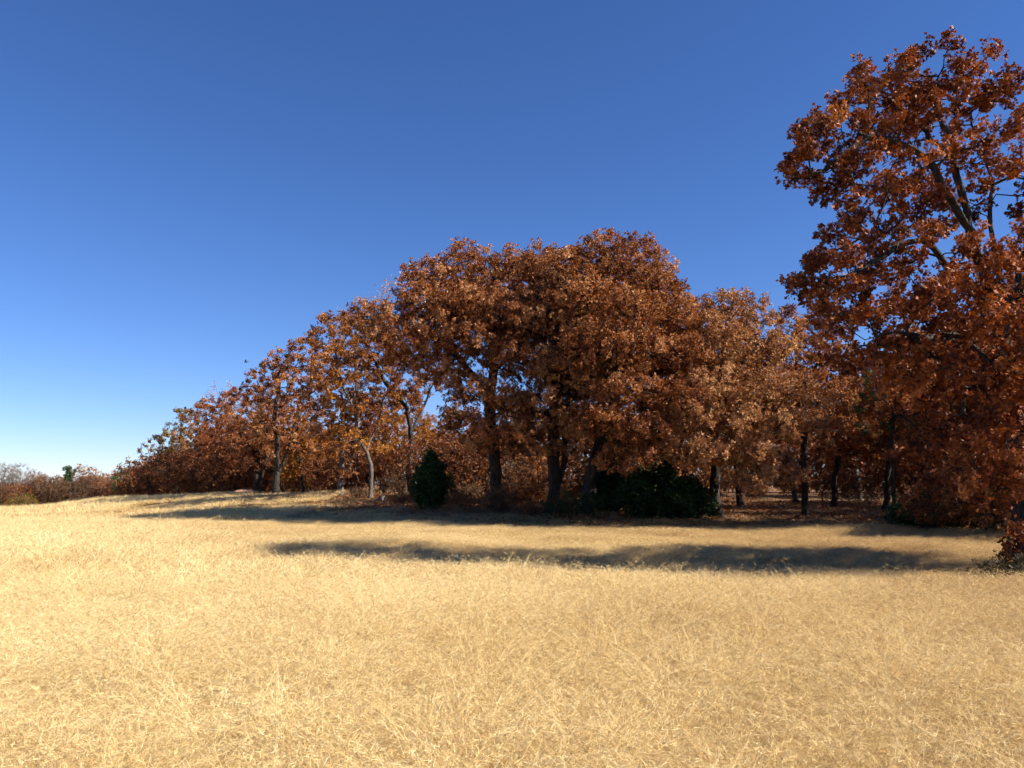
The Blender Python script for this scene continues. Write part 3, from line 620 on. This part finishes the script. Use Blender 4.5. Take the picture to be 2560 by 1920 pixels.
# cedars: dense dark sprays on a hidden stem
def make_cedar(label, u, Y, w_, h_, seed, round_=.8, group=None, lean=0.):
    r = np.random.default_rng(seed); x = wx(u, Y); bz = gz(x, Y)
    root = empty('cedar_tree', (x, Y, bz)); tag(root, label, 'cedar', group)
    n = int(420*w_*h_/6)
    t = r.random(n)**.8; prof = np.sin(np.clip(.16+.84*t, 0, 1)*math.pi)**round_*(1-.25*t)
    a = r.uniform(0, 6.28, n); q = np.sqrt(r.uniform(.05, 1, n))*(1+.25*np.sin(a*3+t*9+seed)+.22*np.sin(a*5+t*21)+.16*r.normal(size=n))
    tgt = np.stack([np.cos(a)*q*prof*w_*.5+lean*t*h_, np.sin(a)*q*prof*w_*.5, h_*(.05+.93*t)], 1)
    # limbs
    start = np.stack([lean*t*h_*.7, 0*t, np.maximum(.08, tgt[:, 2]-.35*np.hypot(tgt[:, 0], tgt[:, 1]))], 1)
    sel = r.choice(n, min(n, 160), False)
    chs = [np.array([start[i], (start[i]+tgt[i])/2+[0, 0, -.04], tgt[i]]) for i in sel]; rs = [np.array([.022, .014, .006]) for _ in sel]
    V, F = tubes(chs, rs, [3]*len(chs)); obj('branches', mesh('branches', V, [F], M['bark']), root)
    V, F = tubes([np.array([(0, 0, -.1), (0, 0, .3), (lean*h_*.5, 0, h_*.5), (lean*h_, 0, h_*.97)])], [np.array([.13, .1, .06, .01])], [10]); obj('trunk', mesh('trunk', V, [F], M['bark'], smooth=True), root)
    d = norm(tgt-np.array([lean*h_*.4, 0, h_*.25])+[0, 0, .5]); 
    pk = r.random(n) < .06; tgt[pk, 2] += r.uniform(.1, .35, pk.sum()); tgt[pk, :2] *= 1.12
    c = np.repeat(tgt, 6, 0)+r.normal(size=(n*6, 3))*np.array([.09, .09, .16]); dd = norm(np.repeat(d, 6, 0)+r.normal(size=(n*6, 3))*.55)
    ct = np.repeat(np.clip(.45+.2*r.normal(size=n), 0, 1), 6)
    V, F, tt = leaves_at(c, dd, 7, .13, r, False, spread=(5, 50), clump_tint=ct, var=.2)
    obj('crown', mesh('crown', V, [F], M['cedar'], tint=tt), root)
    return root
make_cedar('round dark green cedar standing alone left of the upright trunk', 1078, 46, 2.1, 2.9, 501, .75)
make_cedar('slim pointed dark cedar between the leaning oak and the cedar thicket', 1520, 45, 2.0, 3.1, 502, .7)
GC = 'cedar thicket in front of the coppery oak'
make_cedar('left cedar of the dark thicket', 1600, 40.5, 2.3, 2.0, 503, .5, GC)
make_cedar('tallest cedar in the middle of the thicket', 1655, 41, 2.2, 2.5, 504, .6, GC)
make_cedar('low spreading cedar at the right end of the thicket', 1715, 39.5, 2.6, 1.7, 505, .5, GC)
make_cedar('black-green cedar bush in the shade below the near right oak', 2295, 33, 2.4, 1.2, 506, .5)
make_cedar('dark cedar bush right of the black-green one', 2400, 32, 2.4, .95, 507, .5)
make_shrub('bush', 'thin green bush spilling at the foot of the leaning oak', 'bush', (wx(1440, 40.5), 40.5), 3.6, 1.1, 510, 'green', 'bark', 6, 4, .08, 5, .3, .4, None, .9, tmean=.15)
make_shrub('bush', 'dark red-leaved sapling bush at the right edge of the field', 'bush', (wx(2546, 17.2), 17.2), .7, 1.15, 511, 'red', 'bark', 3, 6, .09, 5, .2, .2, None, 1., tmean=.2)
make_shrub('bush', 'low dull olive briar bush in shade at the right edge', 'bush', (wx(2575, 16), 16), 2.0, .45, 512, 'briar', 'bark', 7, 5, .07, 5, .22, .2, None, .95, tmean=.25)

# ------------------------------------------------------------------ small things
def lump(name, label, cat, loc, dim, seed, mat, rough=.15, stump=False):
    r = np.random.default_rng(seed); nu, nv = 20, 11
    th = np.linspace(0, 2*math.pi, nu, endpoint=False); ph = np.linspace(-.25, math.pi/2, nv)
    T, Pp = np.meshgrid(th, ph); ca = np.cos(Pp)
    if stump: ca = np.minimum(1, np.cos(Pp)**.25)
    rr = 1+rough*(np.sin(3*T+seed)+.6*np.sin(5*T+2*Pp+seed*2)+.4*np.sin(9*T+5*Pp))*.5
    V = np.stack([np.cos(T)*ca*rr*dim[0], np.sin(T)*ca*rr*dim[1], np.sin(Pp)*dim[2]*(1 if stump else rr)], -1).reshape(-1, 3)
    i = (np.arange(nv-1)[:, None]*nu+np.arange(nu)[None]).ravel(); j = (np.arange(nv-1)[:, None]*nu+(np.arange(nu)[None]+1) % nu).ravel()
    o = obj(name, mesh(name, V, [np.stack([i, j, j+nu, i+nu], 1)], M[mat], smooth=not stump), None, loc); tag(o, label, cat)
    return o
def flat(name, c, c2):
    m, n, l, p = newmat(name); no = n.new('ShaderNodeTexNoise'); no.inputs['Scale'].default_value = 14; r = ramp(n, [(.35, c), (.65, c2)])
    l.new(no.outputs[0], r.inputs[0]); l.new(r.outputs[0], p.inputs['Base Color']); p.inputs['Roughness'].default_value = .9; return m
M['stone'] = flat('pale_stone', (.62,.56,.46), (.8,.75,.65)); M['clay'] = flat('red_clay', (.30,.15,.09), (.45,.25,.16)); M['cutwood'] = flat('weathered_wood', (.10,.08,.065), (.20,.165,.135)); M['feather'] = flat('black_feathers', (.01,.01,.011), (.025,.024,.024))
x, y = wx(85, 139), 139; lump('rock', 'small pale rock at the far edge of the field below the rusty bushes', 'rock', (x, y, gz(x, y)+.1), (.42,.35,.5), 3, 'stone')
x, y = wx(625, 80), 80; lump('dirt_mound', 'low reddish mound of earth among the left trunks', 'mound', (x, y, gz(x, y)), (1.6,1.,.5), 5, 'clay', .25)
x, y = wx(955, 56), 56; lump('stump', 'cut grey stump in front of the leaning pale-trunked oak', 'stump', (x, y, gz(x, y)), (.26,.26,.3), 7, 'cutwood', .1, True)
def bird():
    Y = 95; loc = (wx(603, Y), Y, wz(905, Y))
    s = np.linspace(0, 1, 13); rad = .07*np.sin(np.clip(s*1.05, 0, 1)*math.pi)**.7*(1-.35*s)+.008
    P = np.stack([.5*s-.2, 0*s, .02*np.sin(s*3)], 1); V, F = tubes([P], [rad], [8])
    n = len(V); W = []; WF = []
    for sg in (-1, 1):
        st = n+len(W)
        for k, (yy, zz, c) in enumerate([(0.02,.02,.16),(.2,.12,.17),(.38,.13,.12),(.55,.08,.03)]):
            W += [(-.08+.05*k*k*.3, sg*yy, zz+.008), (-.08+c+.05*k, sg*yy, zz+.008), (-.08+c+.05*k, sg*yy, zz-.008), (-.08+.05*k*k*.3, sg*yy, zz-.008)]
        for k in range(3):
            a = st+4*k
            for e in range(4): WF.append((a+e, a+(e+1) % 4, a+4+(e+1) % 4, a+4+e))
    # tail fan
    st = n+len(W); W += [(.26,-.02,.01),(.26,.02,.01),(.42,.07,.0),(.42,-.07,.0),(.26,-.02,0),(.26,.02,0),(.42,.07,-.01),(.42,-.07,-.01)]
    WF += [(st,st+1,st+2,st+3),(st+7,st+6,st+5,st+4),(st,st+4,st+5,st+1),(st+2,st+6,st+7,st+3)]
    o = obj('bird', mesh('bird', np.concatenate([V, np.array(W)]), [np.concatenate([F, np.array(WF)])], M['feather']), None, loc)
    o.rotation_euler = (.5, -.2, .3); tag(o, 'small dark bird flying in the open sky left of the grove', 'bird')
bird()

# ------------------------------------------------------------------ grass (uncountable): tufts scattered by geometry nodes inside one object
def patch(r, size, ntuft, nbl, trad, hm, width, seg, lean, droop, wind, nh=0, hlen=.05, hvar=.2, tvar=.14, wtuft=.25, stray=.25):
    """a square of grass: tufts of bent tapering blades, each blade with fine hairs of its seed head"""
    tc = r.uniform(-size/2, size/2, (ntuft, 2)); k = 2*math.pi/size
    ph = r.uniform(0, 6.28, 6)
    nz = (np.sin(tc[:, 0]*k*2+ph[0])*np.sin(tc[:, 1]*k*2+ph[1])+.7*np.sin(tc[:, 0]*k*3+ph[2])*np.sin(tc[:, 1]*k*4+ph[3]))/1.3
    kp = nz+.3*r.normal(size=ntuft) > -.55; tc = tc[kp]; nz = nz[kp]; ntuft = len(tc)
    n = ntuft*nbl; ti = np.repeat(np.arange(ntuft), nbl)
    th = np.clip(1+1.8*hvar*nz+.8*hvar*r.normal(size=ntuft), .35, 1.32)[ti]; tw = (r.normal(size=(ntuft, 2))*wtuft)[ti]
    tt0 = (.5+tvar*r.normal(size=ntuft)+.15*nz)[ti]  # tufts in hollows get a lower tint, their shade put into straw colour
    a = r.uniform(0, 6.28, n); q = trad*np.sqrt(r.random(n)); st = r.random(n) < stray
    root = np.stack([tc[ti, 0]+np.cos(a)*q, tc[ti, 1]+np.sin(a)*q, np.full(n, -.03)], 1)
    root[st, :2] = r.uniform(-size/2, size/2, (int(st.sum()), 2))
    az = a+r.normal(size=n)*.9; od = np.stack([np.cos(az), np.sin(az), 0*az], 1)
    ln = np.abs(r.normal(size=n))*lean+.04; dr = np.abs(r.normal(size=n))*droop*.85+.28*droop
    H = hm*r.uniform(.45, 1.15, n)*th
    wv = np.zeros((n, 3)); wv[:, :2] = (np.array(wind)+tw)*r.uniform(.4, 1.3, n)[:, None]
    t = np.linspace(0, 1, seg+1)
    def pos(tt):
        hor = od[:, None]*(ln[:, None]*tt+dr[:, None]*tt**2.4)[..., None] + wv[:, None]*(tt**2)[None, :, None]
        z = tt[None]*(1-.34*np.minimum(1.7, (dr[:, None]+np.linalg.norm(wv, axis=1)[:, None]))*tt[None]**2)
        p = hor*H[:, None, None]; p[..., 2] += z*H[:, None]; return p+root[:, None]
    C_ = pos(t); sd = norm(np.cross(rand_dirs(n, r), np.array([0, 0, 1.])))[:, None]
    wd = width*(1-t**2*.8)*r.uniform(.6, 1.2, n)[:, None]
    A = C_+sd*wd[..., None]*.5; B = C_-sd*wd[..., None]*.5
    V = np.stack([A, B], 2).reshape(-1, 3)
    bi = np.arange(n)[:, None]*(seg+1)*2; kk = np.arange(seg)[None]*2
    F = np.stack([bi+kk, bi+kk+1, bi+kk+3, bi+kk+2], -1).reshape(-1, 4)
    tb = np.clip(tt0+r.normal(size=n)*.16, 0, 1); T = np.repeat(tb, seg)
    TF = np.zeros((0, 3), int)
    if nh:
        tt = r.uniform(.45, 1, nh); tt.sort(); hp = pos(tt); N = n*nh
        tg = norm(pos(np.minimum(tt+.05, 1.05))-hp).reshape(-1, 3); hp = hp.reshape(-1, 3)
        d = norm(tg*.9+rand_dirs(N, r)*.8+np.array([0, 0, .05])); L = (hlen*r.uniform(.5, 1.4, N))[:, None]
        s = norm(np.cross(d, rand_dirs(N, r)))*width*.38
        HV = np.stack([hp-s, hp+s, hp+d*L], 1).reshape(-1, 3); TF = np.arange(N)[:, None]*3+np.arange(3)+len(V)
        V = np.concatenate([V, HV]); T = np.concatenate([T, np.clip(np.repeat(tb, nh)+.15, 0, 1)])
    return V, [F, TF], T
def scatter(name, variants, pts, scl, rot, idx, patch, label, cat):
    col = bpy.data.collections.new(name+'_tufts')
    for i, me in enumerate(variants): col.objects.link(bpy.data.objects.new('%s_tuft_%02d' % (name, i), me))
    me = bpy.data.meshes.new(name); me.vertices.add(len(pts)); me.vertices.foreach_set('co', np.asarray(pts, np.float32).ravel())
    for an, ty, dat in (('scl', 'FLOAT_VECTOR', scl), ('rot', 'FLOAT_VECTOR', rot), ('idx', 'INT', idx), ('patch', 'FLOAT', patch)):
        at = me.attributes.new(an, ty, 'POINT'); at.data.foreach_set('vector' if ty == 'FLOAT_VECTOR' else 'value', np.ascontiguousarray(dat, np.int32 if ty == 'INT' else np.float32).ravel())
    o = obj(name, me); tag(o, label, cat, kind='stuff')
    ng = bpy.data.node_groups.new(name, 'GeometryNodeTree')
    ng.interface.new_socket('Geometry', in_out='INPUT', socket_type='NodeSocketGeometry'); ng.interface.new_socket('Geometry', in_out='OUTPUT', socket_type='NodeSocketGeometry')
    n = ng.nodes; l = ng.links; gi = n.new('NodeGroupInput'); go = n.new('NodeGroupOutput'); ip = n.new('GeometryNodeInstanceOnPoints'); ci = n.new('GeometryNodeCollectionInfo')
    ci.inputs['Collection'].default_value = col; ci.inputs['Separate Children'].default_value = True; ci.inputs['Reset Children'].default_value = True
    ip.inputs['Pick Instance'].default_value = True
    def na(nm, ty):
        a = n.new('GeometryNodeInputNamedAttribute'); a.data_type = ty; a.inputs['Name'].default_value = nm
        return [s for s in a.outputs if s.enabled and s.name == 'Attribute'][0]
    l.new(gi.outputs[0], ip.inputs['Points']); l.new(ci.outputs[0], ip.inputs['Instance']); l.new(na('idx', 'INT'), ip.inputs['Instance Index'])
    er = n.new('FunctionNodeEulerToRotation'); l.new(na('rot', 'FLOAT_VECTOR'), er.inputs[0]); l.new(er.outputs[0], ip.inputs['Rotation']); l.new(na('scl', 'FLOAT_VECTOR'), ip.inputs['Scale'])
    l.new(ip.outputs[0], go.inputs[0])
    md = o.modifiers.new('scatter', 'NODES'); md.node_group = ng
    return o
def wedge(n, y0, y1, r, m=1.5, k=.70):
    y = np.sqrt(r.uniform(y0*y0, y1*y1, n)); x = r.uniform(-1, 1, n)*(k*y+m); return x, y
def lown(x, y):
    return (np.sin(x*.9+1.7*np.sin(y*.6))+np.sin(y*1.3+1.5*np.sin(x*.7+2))+.7*np.sin(x*2.7+y*2.1)+.5*np.sin(x*.31-y*.23+1))/3.2
def build_grass():
    r = np.random.default_rng(900)
    NV = 7
    def mk(nm, mat, n, *a, **k):
        out = []
        for _ in range(n):
            V, F, T = patch(r, *a, **k); out.append(mesh(nm, V, F, M[mat], tint=T))
        return out
    near = mk('near', 'straw', NV, 1.5, 62, 64, .10, .60, .0036, 7, .25, .95, (.34, .10), 12, .06, .27, wtuft=.6, tvar=.16, stray=.12)
    mid = mk('mid', 'straw', NV, 3., 205, 46, .14, .58, .008, 5, .22, .75, (.30, .08), 3, .08, .26, wtuft=.45, tvar=.15, stray=.15)
    farv = mk('far', 'straw', NV, 6., 520, 16, .25, .56, .03, 3, .2, .35, (.18, .05), 0, .1, .25, wtuft=.3)
    X, Yy, IDX = [], [], []
    for g, y0, y1, k0 in ((1.5, 0, 12, 0), (3., 12, 42, NV), (6., 42, 180, 2*NV)):
        gx, gy = np.meshgrid(np.arange(-150, 150, g)+g/2, np.arange(y0, y1, g)+g/2); gx = gx.ravel(); gy = gy.ravel()
        ok = (np.abs(gx) < .72*gy+3+g*.7)
        X.append(gx[ok]); Yy.append(gy[ok]); IDX.append(k0+r.integers(0, NV, ok.sum()))
    x = np.concatenate(X); y = np.concatenate(Yy); idx = np.concatenate(IDX)
    wl = woodline(x); fl = fieldline(x); keep = (y < wl+1.0) & ~((y > 141) & (x < -62))
    x, y, idx, wl, fl = [q[keep] for q in (x, y, idx, wl, fl)]
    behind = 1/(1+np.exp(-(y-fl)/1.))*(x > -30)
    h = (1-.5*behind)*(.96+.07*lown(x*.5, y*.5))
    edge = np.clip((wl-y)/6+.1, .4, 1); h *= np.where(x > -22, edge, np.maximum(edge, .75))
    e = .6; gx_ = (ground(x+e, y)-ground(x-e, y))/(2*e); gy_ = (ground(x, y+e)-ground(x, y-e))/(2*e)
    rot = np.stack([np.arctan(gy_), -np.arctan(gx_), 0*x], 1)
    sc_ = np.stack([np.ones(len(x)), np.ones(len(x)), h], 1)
    pt = .12*lown(x*.4+9, y*.4) - .13*np.clip(behind, 0, 1) - .010*np.clip(x, -14, 0) - .022*np.clip(x, 0, 9)  # straw tinted brighter leftward and darker rightward, the field's light put into colour
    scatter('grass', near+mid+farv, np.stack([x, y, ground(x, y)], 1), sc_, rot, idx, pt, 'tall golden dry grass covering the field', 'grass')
    # sparse brown grass on the woodland floor
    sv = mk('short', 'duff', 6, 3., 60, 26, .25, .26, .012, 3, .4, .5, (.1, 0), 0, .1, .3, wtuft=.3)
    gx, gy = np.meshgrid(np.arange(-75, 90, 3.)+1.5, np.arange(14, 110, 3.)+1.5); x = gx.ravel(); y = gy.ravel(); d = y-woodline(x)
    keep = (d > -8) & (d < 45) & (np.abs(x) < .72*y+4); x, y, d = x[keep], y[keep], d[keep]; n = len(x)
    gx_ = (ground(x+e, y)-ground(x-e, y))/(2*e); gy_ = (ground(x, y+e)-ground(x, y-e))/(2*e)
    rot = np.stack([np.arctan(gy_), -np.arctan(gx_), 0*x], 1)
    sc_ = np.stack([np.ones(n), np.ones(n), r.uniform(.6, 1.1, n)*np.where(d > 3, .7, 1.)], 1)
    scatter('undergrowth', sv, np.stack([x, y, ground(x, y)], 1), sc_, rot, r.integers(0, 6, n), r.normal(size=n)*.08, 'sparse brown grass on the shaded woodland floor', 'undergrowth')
    # fallen leaves
    n = 60000; x, y = wedge(n, 22, 80, r, 3); d = y-woodline(x); keep = (d > -3.5+r.normal(size=n)*1.2) & (d < 35); x, y = x[keep], y[keep]
    V, F, t = leaves_at(np.stack([x, y, ground(x, y)+.03], 1), np.tile(np.array([[0, 0, 1.]]), (len(x), 1)), 2, .16, r, False, spread=(70, 95))
    o = obj('fallen_leaves', mesh('fallen_leaves', V, [F], M['rust'], tint=t)); tag(o, 'fallen rust-brown oak leaves scattered under the trees', 'leaves', kind='stuff')
build_grass()
print('LEAVES', NLEAF, 'OBJECTS', len(scene.objects))
